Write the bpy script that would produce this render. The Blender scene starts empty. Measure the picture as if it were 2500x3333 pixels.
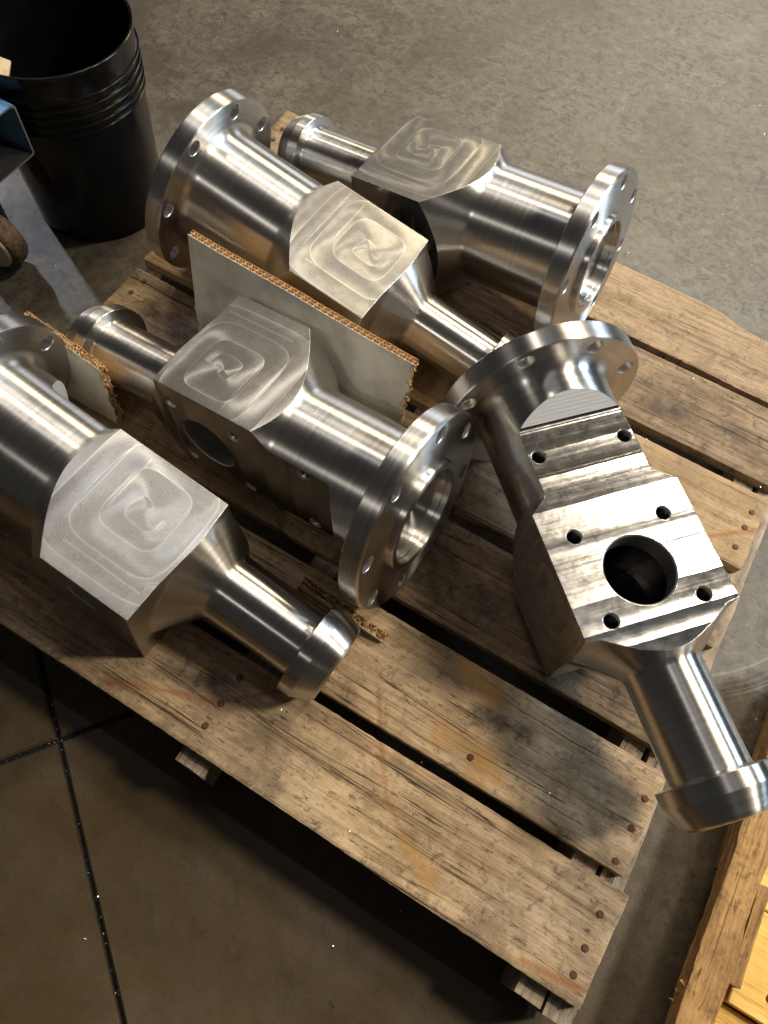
import bpy, bmesh, math, random
import numpy as np
from mathutils import Vector, Matrix, noise as mnoise

random.seed(7); rng = np.random.default_rng(7)
S = bpy.context.scene
COL = S.collection

# ------------------------------------------------------------------ camera
cam = bpy.data.cameras.new('camera'); cam_o = bpy.data.objects.new('camera', cam); COL.objects.link(cam_o)
CR = [[0.860682, -0.477259, 0.177342], [0.506135, 0.764212, -0.39976], [0.055262, 0.433825, 0.899301]]
CC = (0.8817347, -0.0296295, 1.2502165)
m4 = Matrix.Identity(4)
for i in range(3):
    for j in range(3): m4[i][j] = CR[i][j]
    m4[i][3] = CC[i]
cam_o.matrix_world = m4
cam.sensor_fit = 'VERTICAL'; cam.sensor_height = 36.0; cam.sensor_width = 27.0
cam.lens = 36.0*2446.02/3333.0
cam.clip_start = 0.02; cam.clip_end = 100
S.camera = cam_o

# ------------------------------------------------------------------ world, lamps, exposure
w = bpy.data.worlds.new('World'); S.world = w; w.use_nodes = True
wb = w.node_tree.nodes['Background']
wb.inputs['Color'].default_value = (1.0, 0.95, 0.89, 1); wb.inputs['Strength'].default_value = 0.046

def lamp(name, loc, target, power, color, sx, sy=None, spin=0.0):
    l = bpy.data.lights.new(name, 'AREA'); l.energy = power; l.color = color
    l.shape = 'RECTANGLE' if sy else 'DISK'; l.size = sx
    if sy: l.size_y = sy
    o = bpy.data.objects.new(name, l); COL.objects.link(o)
    o.location = loc
    d = Vector(target)-Vector(loc)
    o.rotation_euler = (d.to_track_quat('-Z', 'Y').to_matrix() @ Matrix.Rotation(spin, 3, 'Z')).to_euler()
    return o
# high-bay lamps of the shop plus an added left fill, all far above the picture
lamp('key_high_bay_lamp', (1.68, 2.75, 3.40), (0.6, 0.55, 0.15), 68, (1.0, 0.87, 0.68), 0.50)
lamp('right_high_bay_lamp', (3.35, 1.75, 3.30), (0.7, 0.5, 0.15), 130, (1.0, 0.88, 0.70), 0.50)
lamp('rear_high_bay_lamp', (0.2, 6.4, 4.1), (0.6, 0.8, 0.15), 250, (1.0, 0.82, 0.52), 2.2, 0.30)
lamp('left_fill_lamp', (-1.2, 2.3, 3.9), (0.6, 0.5, 0.15), 26, (1.0, 0.90, 0.76), 0.40)  # added fill, lightens the right fitting's shadow on the boards
lamp('overhead_tube_lamp', (0.3, 1.35, 4.2), (0.3, 0.9, 0.15), 9, (0.96, 0.97, 1.0), 2.4, 0.10)
lamp('rear_doorway_light', (0.0, 9.5, 1.7), (0.5, 1.0, 0.6), 110, (0.95, 0.97, 1.0), 6.0, 1.8)
lamp('far_right_daylight_lamp', (4.6, 4.2, 2.4), (2.0, 2.5, 0.0), 62, (0.60, 0.80, 1.0), 1.8, 1.5).data.spread = math.radians(46)
sp = bpy.data.lights.new('left_work_lamp', 'SPOT'); sp.energy = 230; sp.color = (0.80, 0.87, 1.0); sp.spot_size = math.radians(17); sp.spot_blend = 0.7; sp.shadow_soft_size = 0.07
spo = bpy.data.objects.new('left_work_lamp', sp); COL.objects.link(spo); spo.location = (-2.7, 1.75, 2.1)
spo.rotation_euler = (Vector((-0.28, 0.62, 0.0))-spo.location).to_track_quat('-Z', 'Y').to_euler()

fs = bpy.data.lights.new('front_spot_lamp', 'SPOT'); fs.energy = 100; fs.color = (1.0, 0.93, 0.82); fs.spot_size = math.radians(16); fs.spot_blend = 1.0; fs.shadow_soft_size = 0.12
fso = bpy.data.objects.new('front_spot_lamp', fs); COL.objects.link(fso); fso.location = (0.75, -2.3, 3.7)
fso.rotation_euler = (Vector((0.45, 0.78, 0.25))-fso.location).to_track_quat('-Z', 'Y').to_euler()

S.view_settings.view_transform = 'Standard'; S.view_settings.look = 'None'
S.view_settings.exposure = -0.20; S.view_settings.gamma = 1.0
S.view_settings.use_curve_mapping = False
S.cycles.use_denoising = True
S.cycles.max_bounces = 10; S.cycles.glossy_bounces = 6
S.cycles.sample_clamp_indirect = 6.0

# ------------------------------------------------------------------ node helper
class NT:
    def __init__(s, name):
        s.m = bpy.data.materials.new(name); s.m.use_nodes = True
        s.t = s.m.node_tree; s.N = s.t.nodes; s.L = s.t.links
        s.b = s.N['Principled BSDF']
    def n(s, typ, **kw):
        nd = s.N.new(typ)
        for k, v in kw.items(): setattr(nd, k, v)
        return nd
    def put(s, sock, v):
        if hasattr(v, 'is_output'): s.L.new(v, sock)
        else: sock.default_value = v
    def math(s, op, a, b=0.0, c=None, clamp=False):
        nd = s.n('ShaderNodeMath', operation=op, use_clamp=clamp)
        s.put(nd.inputs[0], a); s.put(nd.inputs[1], b)
        if c is not None: s.put(nd.inputs[2], c)
        return nd.outputs[0]
    def vm(s, op, a, b=(0, 0, 0), scale=None):
        nd = s.n('ShaderNodeVectorMath', operation=op)
        s.put(nd.inputs[0], a)
        if op in ('CROSS_PRODUCT', 'ADD', 'SUBTRACT', 'MULTIPLY', 'DOT_PRODUCT'): s.put(nd.inputs[1], b)
        if scale is not None: s.put(nd.inputs['Scale'], scale)
        return nd.outputs['Value'] if op in ('LENGTH', 'DOT_PRODUCT') else nd.outputs[0]
    def sep(s, v):
        nd = s.n('ShaderNodeSeparateXYZ'); s.put(nd.inputs[0], v); return nd.outputs
    def comb(s, x, y, z):
        nd = s.n('ShaderNodeCombineXYZ')
        for i, v in enumerate((x, y, z)): s.put(nd.inputs[i], v)
        return nd.outputs[0]
    def noise(s, vec, scale, detail=4.0, rough=0.55, dim='3D', w=None, dist=0.0):
        nd = s.n('ShaderNodeTexNoise', noise_dimensions=dim)
        if dim != '1D': s.put(nd.inputs['Vector'], vec)
        if w is not None: s.put(nd.inputs['W'], w)
        s.put(nd.inputs['Scale'], scale); s.put(nd.inputs['Detail'], detail)
        s.put(nd.inputs['Roughness'], rough); s.put(nd.inputs['Distortion'], dist)
        return nd.outputs[0]
    def ramp(s, f, stops, interp='LINEAR'):
        nd = s.n('ShaderNodeValToRGB'); cr = nd.color_ramp; cr.interpolation = interp
        while len(cr.elements) < len(stops): cr.elements.new(0.5)
        for e, (p, c) in zip(cr.elements, stops):
            e.position = p; e.color = c if len(c) == 4 else (*c, 1)
        s.put(nd.inputs[0], f); return nd.outputs[0]
    def rng(s, v, a, b, c=0.0, d=1.0, clamp=True):
        nd = s.n('ShaderNodeMapRange', clamp=clamp)
        for i, x in enumerate((v, a, b, c, d)): s.put(nd.inputs[i], x)
        return nd.outputs[0]
    def mix(s, f, a, b, mode='MIX'):
        nd = s.n('ShaderNodeMix', data_type='RGBA', blend_type=mode)
        s.put(nd.inputs[0], f)
        for i, v in ((6, a), (7, b)):
            if isinstance(v, tuple) and len(v) == 3: v = (*v, 1)
            s.put(nd.inputs[i], v)
        return nd.outputs[2]
    def bump(s, h, strength, dist, normal=None):
        nd = s.n('ShaderNodeBump'); s.put(nd.inputs['Height'], h)
        nd.inputs['Strength'].default_value = strength; nd.inputs['Distance'].default_value = dist
        if normal is not None: s.put(nd.inputs['Normal'], normal)
        return nd.outputs[0]
    def coord(s, which='Object'): return s.n('ShaderNodeTexCoord').outputs[which]
    def attr(s, name): return s.n('ShaderNodeAttribute', attribute_name=name).outputs['Fac']
    def objrand(s): return s.n('ShaderNodeObjectInfo').outputs['Random']
    def set(s, **kw):
        for k, v in kw.items():
            k = {'Base': 'Base Color'}.get(k, k)
            if isinstance(v, tuple) and len(v) == 3 and k == 'Base Color': v = (*v, 1)
            s.put(s.b.inputs[k], v)
    def bevel(s, r=0.0008):
        nd = s.n('ShaderNodeBevel'); nd.samples = 4; nd.inputs['Radius'].default_value = r
        return nd.outputs[0]

STEEL = (0.545, 0.53, 0.51)
def steel_turned(name, rough=0.325, aniso=0.97):
    k = NT(name); P = k.coord(); x, y, z = k.sep(P)[:3]
    r = k.math('SQRT', k.math('ADD', k.math('MULTIPLY', y, y), k.math('MULTIPLY', z, z)))
    wv = k.math('ADD', x, k.math('MULTIPLY', r, 0.83))
    wv = k.math('ADD', wv, k.math('MULTIPLY', k.objrand(), 3.0))
    fine = k.noise(None, 1500.0, 2.0, 0.6, '1D', w=wv)
    mid = k.noise(None, 170.0, 3.0, 0.6, '1D', w=wv)
    smear = k.noise(P, 18.0, 3.0, 0.55)
    circ = k.vm('CROSS_PRODUCT', (1, 0, 0), P)
    tr = k.n('ShaderNodeVectorTransform', vector_type='VECTOR', convert_from='OBJECT', convert_to='WORLD')
    k.put(tr.inputs[0], circ)
    N = k.n('ShaderNodeNewGeometry').outputs['Normal']
    T = k.vm('NORMALIZE', k.vm('CROSS_PRODUCT', N, tr.outputs[0]))
    bev = k.bevel(0.0009)
    nb = k.bump(k.math('ADD', k.math('MULTIPLY', fine, 0.6), k.math('MULTIPLY', mid, 0.3)), 0.005, 0.0006, bev)
    nb = k.bump(smear, 0.010, 0.002, nb)
    film = k.noise(P, 55.0, 5.0, 0.7, dist=1.5)
    rg = k.math('ADD', k.rng(mid, 0.3, 0.7, rough-0.02, rough+0.02), k.math('ADD', k.rng(smear, 0.35, 0.75, -0.02, 0.04), k.rng(film, 0.58, 0.75, 0.0, 0.06)))
    col = k.mix(k.rng(mid, 0.35, 0.65), tuple(c*0.93 for c in STEEL), tuple(min(1, c*1.05) for c in STEEL))
    k.set(Base=col, Metallic=1.0, Roughness=rg, Anisotropic=aniso, Tangent=T, Normal=nb)
    return k.m

def steel_swirl(name):
    """pocket-milled flat: rounded-square spiral tool path, groove direction turns across every pass"""
    k = NT(name); P = k.coord(); x, y, z = k.sep(P)[:3]
    wob = k.noise(P, 9.0, 2.0)
    rnd = k.objrand()
    u = k.math('SUBTRACT', x, k.rng(rnd, 0.0, 1.0, 0.058, 0.086)); v = k.math('ADD', z, k.math('MULTIPLY', k.math('FRACT', k.math('MULTIPLY', rnd, 7.31)), 0.045))
    u2 = k.math('ABSOLUTE', u); v2 = k.math('ABSOLUTE', v)
    pw = 4.4
    d = k.math('POWER', k.math('ADD', k.math('POWER', u2, pw), k.math('POWER', k.math('MULTIPLY', v2, 0.92), pw)), 1.0/pw)
    ang = k.math('ARCTAN2', v, u)
    spw = k.rng(d, 0.020, 0.040, 1.0, 0.0)
    sp = k.math('ADD', k.math('DIVIDE', d, k.rng(k.math('FRACT', k.math('MULTIPLY', rnd, 3.7)), 0.0, 1.0, 0.0250, 0.0310)), k.math('MULTIPLY', spw, k.math('DIVIDE', ang, 2*math.pi)))
    sp = k.math('ADD', sp, k.math('MULTIPLY', wob, 0.05))
    t = k.math('FRACT', k.math('ADD', sp, 0.35))
    # contour direction of the rounded square
    gu = k.math('MULTIPLY', k.math('SIGN', u), k.math('POWER', u2, pw-1.9)); gv = k.math('MULTIPLY', k.math('SIGN', v), k.math('POWER', v2, pw-1.9))
    ca = k.math('ARCTAN2', gv, gu)
    bnd = k.math('FLOOR', k.math('ADD', sp, 0.35))
    a = k.math('ADD', ca, k.math('MULTIPLY', k.math('SUBTRACT', k.math('POWER', t, 1.6), 0.4), 1.15))
    a = k.math('ADD', a, k.math('MULTIPLY', k.math('SINE', k.math('MULTIPLY', bnd, 2.4)), 0.35))
    a = k.math('ADD', a, k.math('MULTIPLY', k.math('SUBTRACT', wob, 0.5), 0.25))
    Tl = k.comb(k.math('COSINE', a), 0.0, k.math('SINE', a))
    tr = k.n('ShaderNodeVectorTransform', vector_type='VECTOR', convert_from='OBJECT', convert_to='WORLD'); k.put(tr.inputs[0], Tl)
    # tool arcs: noise along the rotated direction, plus the thin witness line between passes
    su = k.math('ADD', k.math('MULTIPLY', u, k.math('COSINE', a)), k.math('MULTIPLY', v, k.math('SINE', a)))
    arcs = k.noise(None, 420.0, 3.0, 0.6, '1D', w=su)
    edge = k.math('MINIMUM', t, k.math('SUBTRACT', 1.0, t))
    line = k.rng(edge, 0.0, 0.045, 1.0, 0.0)
    for (cc, c0, lo, hi) in ((x, 0.148, -0.075, 0.060), (x, 0.118, -0.030, 0.055)):
        l_ = k.rng(k.math('ABSOLUTE', k.math('SUBTRACT', cc, c0)), 0.0005, 0.0014, 1.0, 0.0)
        l_ = k.math('MULTIPLY', l_, k.math('MULTIPLY', k.math('GREATER_THAN', z, lo), k.math('LESS_THAN', z, hi)))
        line = k.math('MAXIMUM', line, l_)
    l_ = k.rng(k.math('ABSOLUTE', k.math('ADD', z, 0.096)), 0.0005, 0.0015, 1.0, 0.0)
    line = k.math('MAXIMUM', line, k.math('MULTIPLY', l_, k.math('MULTIPLY', k.math('GREATER_THAN', x, 0.01), k.math('LESS_THAN', x, 0.13))))
    sc = k.noise(k.vm('MULTIPLY', P, (30, 30, 260)), 1.0, 3.0, 0.7)
    bev = k.bevel(0.0013)
    nb = bev
    cl = k.noise(P, 45.0, 4.0, 0.6)
    rg = k.math('ADD', k.rng(cl, 0.3, 0.7, 0.25, 0.30), k.rng(t, 0.0, 1.0, -0.03, 0.03))
    rg = k.math('ADD', rg, k.rng(arcs, 0.35, 0.65, -0.016, 0.016))
    col = k.mix(k.rng(cl, 0.3, 0.7), (0.43, 0.42, 0.405), (0.51, 0.50, 0.485))
    col = k.mix(k.math('MULTIPLY', line, 0.7), col, (0.86, 0.84, 0.81))
    k.set(Base=col, Metallic=1.0, Roughness=rg, Anisotropic=0.80, Tangent=tr.outputs[0], Normal=nb)
    b2 = k.n('ShaderNodeBsdfPrincipled')
    k.put(b2.inputs['Base Color'], col); b2.inputs['Metallic'].default_value = 1.0; b2.inputs['Roughness'].default_value = 0.47; k.put(b2.inputs['Normal'], nb)
    mx = k.n('ShaderNodeMixShader'); mx.inputs[0].default_value = 0.46
    k.L.new(k.b.outputs[0], mx.inputs[1]); k.L.new(b2.outputs[0], mx.inputs[2])
    k.L.new(mx.outputs[0], k.N['Material Output'].inputs['Surface'])
    return k.m

def steel_mount(name):
    """flat milled across in passes: each pass tilts a hair, so it mirrors the lamps in bands"""
    k = NT(name); P = k.coord(); x, y, z = k.sep(P)[:3]
    wob = k.noise(P, 14.0, 3.0, 0.6)
    xx = k.math('ADD', x, k.math('MULTIPLY', k.math('SUBTRACT', wob, 0.5), 0.004))
    ww = k.math('ADD', k.math('DIVIDE', xx, 0.043), k.math('MULTIPLY', k.noise(None, 11.0, 1.0, 0.5, '1D', w=xx), 1.6))
    t = k.math('FRACT', ww); q = k.math('SUBTRACT', t, 0.5)
    wave = k.math('MULTIPLY', k.math('MULTIPLY', q, q), 2.2)
    n1 = k.noise(None, 60.0, 2.0, 0.5, '1D', w=xx)
    blot = k.noise(P, 70.0, 5.0, 0.7); blot2 = k.noise(k.vm('MULTIPLY', P, (200, 90, 90)), 1.0, 4.0, 0.65)
    bev = k.bevel(0.0013)
    nb = k.bump(k.math('ADD', wave, k.math('MULTIPLY', n1, 0.20)), 0.47, 0.0022, bev)
    nb = k.bump(k.math('ADD', blot, blot2), 0.05, 0.0007, nb)
    tr = k.n('ShaderNodeVectorTransform', vector_type='VECTOR', convert_from='OBJECT', convert_to='WORLD'); tr.inputs[0].default_value = (0, 1, 0)
    rg = k.rng(blot, 0.3, 0.72, 0.14, 0.22)
    col = k.mix(k.rng(blot2, 0.35, 0.7), (0.47, 0.46, 0.445), (0.56, 0.55, 0.535))
    k.set(Base=col, Metallic=1.0, Roughness=rg, Anisotropic=0.7, Tangent=tr.outputs[0], Normal=nb)
    return k.m

def steel_ridged(name):
    k = NT(name); P = k.coord(); x, y, z = k.sep(P)[:3]
    wob = k.noise(P, 40.0, 3.0)
    xx = k.math('ADD', x, k.math('MULTIPLY', wob, 0.0012))
    wave = k.math('ABSOLUTE', k.math('SINE', k.math('MULTIPLY', xx, math.pi/0.0036)))
    nb = k.bump(wave, 0.22, 0.0007); nb = k.bump(k.noise(P, 300.0, 3.0), 0.25, 0.0006, nb)
    k.set(Base=(0.80, 0.795, 0.79), Metallic=1.0, Roughness=0.62, Normal=nb)
    return k.m

def concrete(name):
    k = NT(name); P = k.coord('Object'); wp = k.n('ShaderNodeNewGeometry').outputs['Position']
    big = k.noise(wp, 1.3, 4.0, 0.55); med = k.noise(wp, 7.0, 6.0, 0.65, dist=0.6); sm = k.noise(wp, 38.0, 6.0, 0.72, dist=0.8)
    strk = k.noise(k.vm('MULTIPLY', wp, (60, 110, 60)), 1.0, 4.0, 0.7); gr = k.noise(wp, 420.0, 2.0, 0.6)
    c = k.ramp(med, [(0.34, (0.081, 0.066, 0.048)), (0.5, (0.113, 0.094, 0.071)), (0.66, (0.148, 0.128, 0.100))])
    c = k.mix(k.rng(sm, 0.49, 0.61, 0.0, 0.85), c, (0.058, 0.047, 0.035))
    c = k.mix(k.rng(sm, 0.45, 0.33, 0.0, 0.55), c, (0.189, 0.167, 0.134))
    c = k.mix(k.rng(strk, 0.555, 0.65, 0.0, 0.85), c, (0.037, 0.030, 0.022))
    c = k.mix(k.rng(strk, 0.42, 0.32, 0.0, 0.25), c, (0.189, 0.167, 0.134))
    c = k.mix(k.rng(big, 0.45, 0.62, 0.0, 0.35), c, (0.088, 0.066, 0.042))
    c = k.mix(k.rng(gr, 0.42, 0.7, 0.0, 0.2), c, (0.176, 0.153, 0.124))
    broad = k.noise(wp, 2.6, 5.0, 0.62, dist=0.7)
    c = k.mix(k.rng(broad, 0.50, 0.64, 0.0, 0.55), c, (0.060, 0.047, 0.033))
    c = k.mix(k.rng(broad, 0.44, 0.32, 0.0, 0.35), c, (0.165, 0.145, 0.115))
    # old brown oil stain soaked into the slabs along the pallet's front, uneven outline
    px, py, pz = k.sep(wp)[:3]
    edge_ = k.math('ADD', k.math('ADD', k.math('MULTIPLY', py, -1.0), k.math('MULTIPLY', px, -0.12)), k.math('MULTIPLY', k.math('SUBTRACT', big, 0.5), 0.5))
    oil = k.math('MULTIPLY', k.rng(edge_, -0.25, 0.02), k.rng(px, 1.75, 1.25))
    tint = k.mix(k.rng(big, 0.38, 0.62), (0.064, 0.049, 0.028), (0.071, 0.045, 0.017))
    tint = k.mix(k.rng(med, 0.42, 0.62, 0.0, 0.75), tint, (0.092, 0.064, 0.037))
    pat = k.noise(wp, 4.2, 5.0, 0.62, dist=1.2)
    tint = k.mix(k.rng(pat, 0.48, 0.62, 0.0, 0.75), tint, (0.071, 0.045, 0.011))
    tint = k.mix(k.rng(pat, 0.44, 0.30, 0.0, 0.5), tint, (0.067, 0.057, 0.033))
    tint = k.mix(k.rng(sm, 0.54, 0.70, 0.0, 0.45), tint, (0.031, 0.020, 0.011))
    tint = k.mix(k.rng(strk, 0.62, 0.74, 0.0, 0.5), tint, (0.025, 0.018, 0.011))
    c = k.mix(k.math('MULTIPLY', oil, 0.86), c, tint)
    # arc scuffs where something was dragged beside the pallet
    dd = k.vm('LENGTH', k.vm('SUBTRACT', wp, (1.06, 0.83, 0.0)))
    sx, sy, sz = k.sep(wp)[:3]
    ring = k.noise(None, 210.0, 1.0, 0.5, '1D', w=dd)
    msk = k.math('MULTIPLY', k.rng(dd, 0.335, 0.35), k.rng(dd, 0.40, 0.385))
    msk = k.math('MULTIPLY', msk, k.math('MULTIPLY', k.rng(sy, 0.50, 0.56), k.rng(sy, 0.80, 0.70)))
    msk = k.math('MULTIPLY', msk, k.rng(sx, 1.22, 1.26))
    scuff = k.math('MULTIPLY', msk, k.rng(ring, 0.52, 0.62))
    c = k.mix(k.math('MULTIPLY', scuff, 0.28), c, (0.42, 0.39, 0.35))
    nb = k.bump(k.math('ADD', sm, k.math('MULTIPLY', gr, 0.5)), 0.22, 0.004)
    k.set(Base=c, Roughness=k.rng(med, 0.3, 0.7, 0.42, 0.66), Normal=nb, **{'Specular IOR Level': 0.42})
    return k.m

def wood(name, light, mid, dark, gscale=1.0, crack=1.0, stain=True, rough=0.78, dirt=1.0, along='x'):
    k = NT(name); P0 = k.coord('Object')
    off = k.vm('SCALE', (7.3, 3.1, 5.7), scale=k.math('MULTIPLY', k.objrand(), 9.0))
    P = k.vm('ADD', P0, off)
    if along == 'y':
        q_ = k.sep(P); P = k.comb(q_[1], q_[0], q_[2])
    x, y, z = k.sep(P)[:3]
    warp = k.noise(k.vm('MULTIPLY', P, (2.0, 7, 7)), 1.0, 2.0)
    yy = k.math('ADD', y, k.math('MULTIPLY', k.math('SUBTRACT', warp, 0.5), 0.020))
    def st(ax, ay, az): return k.comb(k.math('MULTIPLY', x, ax*gscale), k.math('MULTIPLY', yy, ay*gscale), k.math('MULTIPLY', z, az*gscale))
    g1 = k.noise(st(2.4, 85.0, 70.0), 1.0, 6.0, 0.68)
    g2 = k.noise(st(30.0, 640.0, 420.0), 1.0, 3.0, 0.65)
    dash = k.noise(st(55.0, 260.0, 200.0), 1.0, 5.0, 0.72)
    blot = k.noise(P, 9.0, 6.0, 0.72, dist=0.5); blot2 = k.noise(P, 44.0, 6.0, 0.78, dist=0.6)
    saw = k.noise(k.vm('MULTIPLY', P, (260, 14, 14)), 1.0, 2.0, 0.5)
    gm = k.math('ADD', k.math('MULTIPLY', g1, 0.62), k.math('MULTIPLY', g2, 0.38))
    c = k.ramp(gm, [(0.36, dark), (0.47, mid), (0.60, light)])
    c = k.mix(k.rng(saw, 0.5, 0.75, 0.0, 0.12), c, dark)
    c = k.mix(k.rng(blot, 0.49, 0.64, 0.0, 0.62*dirt), c, tuple(v*0.50 for v in mid))
    c = k.mix(k.rng(blot, 0.46, 0.30, 0.0, 0.55), c, tuple(min(1, v*1.22) for v in light))
    c = k.mix(k.rng(blot2, 0.54, 0.66, 0.0, 0.66*dirt), c, tuple(v*0.28 for v in mid))
    c = k.mix(k.rng(dash, 0.57, 0.66, 0.0, 0.75*dirt), c, tuple(v*0.22 for v in mid))
    # drying checks along the grain
    cn = k.noise(k.comb(k.math('MULTIPLY', x, 0.8), k.math('MULTIPLY', yy, 44.0), k.math('MULTIPLY', z, 6.0)), 1.0, 3.0, 0.5)
    cw = k.noise(k.vm('MULTIPLY', P, (2.2, 14, 5)), 1.0, 2.0)
    cr = k.rng(k.math('ABSOLUTE', k.math('SUBTRACT', cn, 0.5)), 0.0, 0.0090, 1.0, 0.0)
    cr = k.math('MULTIPLY', cr, k.rng(cw, 0.40, 0.50, 0.0, 1.0))
    cr = k.math('MULTIPLY', cr, crack)
    c = k.mix(k.math('MULTIPLY', cr, 0.9), c, (0.020, 0.014, 0.010))
    if stain:
        c = k.mix(k.math('MULTIPLY', k.attr('ochre'), k.rng(blot2, 0.3, 0.6, 0.6, 1.0)), c, (0.46, 0.26, 0.085))
        c = k.mix(k.math('MULTIPLY', k.attr('grime'), k.rng(blot2, 0.3, 0.62, 0.35, 1.0)), c, (0.048, 0.036, 0.026))
        c = k.mix(k.math('MULTIPLY', k.attr('rust'), k.rng(dash, 0.35, 0.6, 0.9, 0.4)), c, (0.28, 0.102, 0.030))
    hgt = k.math('ADD', k.math('MULTIPLY', g1, 0.7), k.math('ADD', k.math('MULTIPLY', g2, 0.45), k.math('MULTIPLY', dash, -0.5)))
    hgt = k.math('SUBTRACT', hgt, k.math('MULTIPLY', cr, 1.6))
    nb = k.bump(hgt, 0.55, 0.0022)
    k.set(Base=c, Roughness=k.rng(g1, 0.3, 0.7, rough-0.08, rough+0.1), Normal=nb, **{'Specular IOR Level': 0.3})
    return k.m

def simple(name, col, rough=0.5, metal=0.0, nscale=60.0, nvar=0.25, bump=0.1, bdist=0.001, spec=0.5, col2=None, thr=(0.45, 0.7)):
    k = NT(name); P = k.coord('Object'); n1 = k.noise(P, nscale, 5.0, 0.65)
    c2 = col2 if col2 else tuple(v*(1-nvar) for v in col)
    c = k.mix(k.rng(n1, thr[0], thr[1]), col, c2)
    k.set(Base=c, Roughness=k.rng(n1, 0.3, 0.7, max(0.02, rough-0.06), rough+0.08), Metallic=metal, Normal=k.bump(n1, bump, bdist), **{'Specular IOR Level': spec})
    return k.m

M = dict(
    turned=steel_turned('turned_steel'), swirl=steel_swirl('milled_steel'), mount=steel_mount('faced_steel'), ridged=steel_ridged('ridged_steel'),
    hole=simple('drilled_steel', (0.62, 0.61, 0.60), 0.38, 1.0, 300, 0.2, 0.2, 0.0004),
    cavity=simple('shaded_cavity', (0.13, 0.125, 0.125), 0.22, 1.0, 60, 0.4, 0.2, 0.001),  # shade of the bore hollow and tapped holes put into the colour
    concrete=concrete('concrete'), joint=simple('joint_grime', (0.012, 0.011, 0.010), 0.6, 0, 200, 0.5, 0.6, 0.004),
    board=wood('weathered_board', (0.597, 0.444, 0.286), (0.435, 0.308, 0.186), (0.200, 0.133, 0.075), dirt=1.2),
    board_new=wood('newer_board', (0.456, 0.320, 0.182), (0.364, 0.241, 0.128), (0.213, 0.131, 0.067), crack=0.6, dirt=0.7),
    board_mid=wood('tan_board', (0.436, 0.310, 0.190), (0.335, 0.227, 0.130), (0.170, 0.108, 0.060), crack=0.8, dirt=1.0),
    board_dark=wood('dirty_board', (0.359, 0.257, 0.158), (0.238, 0.160, 0.095), (0.102, 0.065, 0.036), dirt=1.25),
    stringer=wood('stringer_wood', (0.50, 0.41, 0.31), (0.36, 0.285, 0.205), (0.17, 0.13, 0.09), stain=False, along='y'),
    rail=wood('rough_sawn_wood', (0.50, 0.30, 0.125), (0.34, 0.19, 0.072), (0.15, 0.078, 0.030), gscale=0.7, crack=0.7, stain=False, dirt=1.1, along='y'),
    yellow=wood('yellow_pine', (0.92, 0.61, 0.18), (0.86, 0.52, 0.125), (0.68, 0.35, 0.07), crack=0.2, stain=False, rough=0.55, dirt=0.2),
    rust=simple('rusty_nail', (0.15, 0.060, 0.035), 0.75, 0.2, 500, 0.5, 0.5, 0.001),
    plastic=simple('black_plastic', (0.004, 0.004, 0.004), 0.16, 0, 14, 0.3, 0.02, 0.002, 0.38, (0.007, 0.007, 0.0065)),
    liner_grey=simple('grey_liner', (0.70, 0.68, 0.615), 0.8, 0, 16, 0.18, 0.2, 0.003, 0.25, (0.48, 0.45, 0.385)),
    liner=simple('kraft_liner', (0.56, 0.350, 0.175), 0.85, 0, 120, 0.3, 0.3, 0.001, 0.2),
    torn=simple('torn_kraft', (0.58, 0.385, 0.205), 0.9, 0, 300, 0.45, 0.6, 0.002, 0.15),
    blue=simple('blue_paint', (0.10, 0.24, 0.42), 0.45, 0, 40, 0.3, 0.2, 0.002, 0.5, (0.07, 0.17, 0.30)),
    dark=simple('greasy_steel', (0.045, 0.043, 0.043), 0.42, 0.4, 60, 0.5, 0.2, 0.002),
    edge=simple('bare_steel', (0.45, 0.47, 0.50), 0.35, 0.9, 200, 0.3, 0.2, 0.001),
    tread=simple('dirty_tread', (0.17, 0.105, 0.055), 0.8, 0, 130, 0.6, 0.9, 0.003, 0.3, (0.07, 0.045, 0.03), (0.40, 0.62)),
    hub=simple('yellowed_nylon', (0.52, 0.47, 0.36), 0.5, 0, 30, 0.3, 0.1, 0.002, 0.5, (0.36, 0.29, 0.18)),
    dull_chip=simple('dull_shaving', (0.30, 0.28, 0.26), 0.45, 1.0, 100, 0.4),
    chip=simple('bright_chip', (0.75, 0.72, 0.68), 0.25, 1.0, 100, 0.2),
    scrap=simple('sawn_offcut', (0.60, 0.47, 0.30), 0.6, 0, 40, 0.4, 0.2, 0.002, 0.4, (0.42, 0.30, 0.17)),
)

# ------------------------------------------------------------------ object helpers
def link(name, mesh, mats=(), parent=None):
    o = bpy.data.objects.new(name, mesh); COL.objects.link(o)
    for m in mats:
        mesh.materials.append(m)
    if parent: o.parent = parent
    return o
def empty(name, loc=(0, 0, 0)):
    o = bpy.data.objects.new(name, None); COL.objects.link(o); o.location = loc; o.empty_display_size = 0.05; return o
def tag(o, label=None, cat=None, group=None, kind=None):
    for k, v in (('label', label), ('category', cat), ('group', group), ('kind', kind)):
        if v: o[k] = v
    return o
def smooth(me, deg=20):
    me.shade_smooth(); me.set_sharp_from_angle(angle=math.radians(deg))
def mesh_from(verts, faces, name='m'):
    me = bpy.data.meshes.new(name); me.from_pydata([tuple(v) for v in verts], [], faces); me.update(); return me
def recalc(me):
    bm = bmesh.new(); bm.from_mesh(me); bmesh.ops.recalc_face_normals(bm, faces=bm.faces); bm.to_mesh(me); bm.free()
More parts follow.
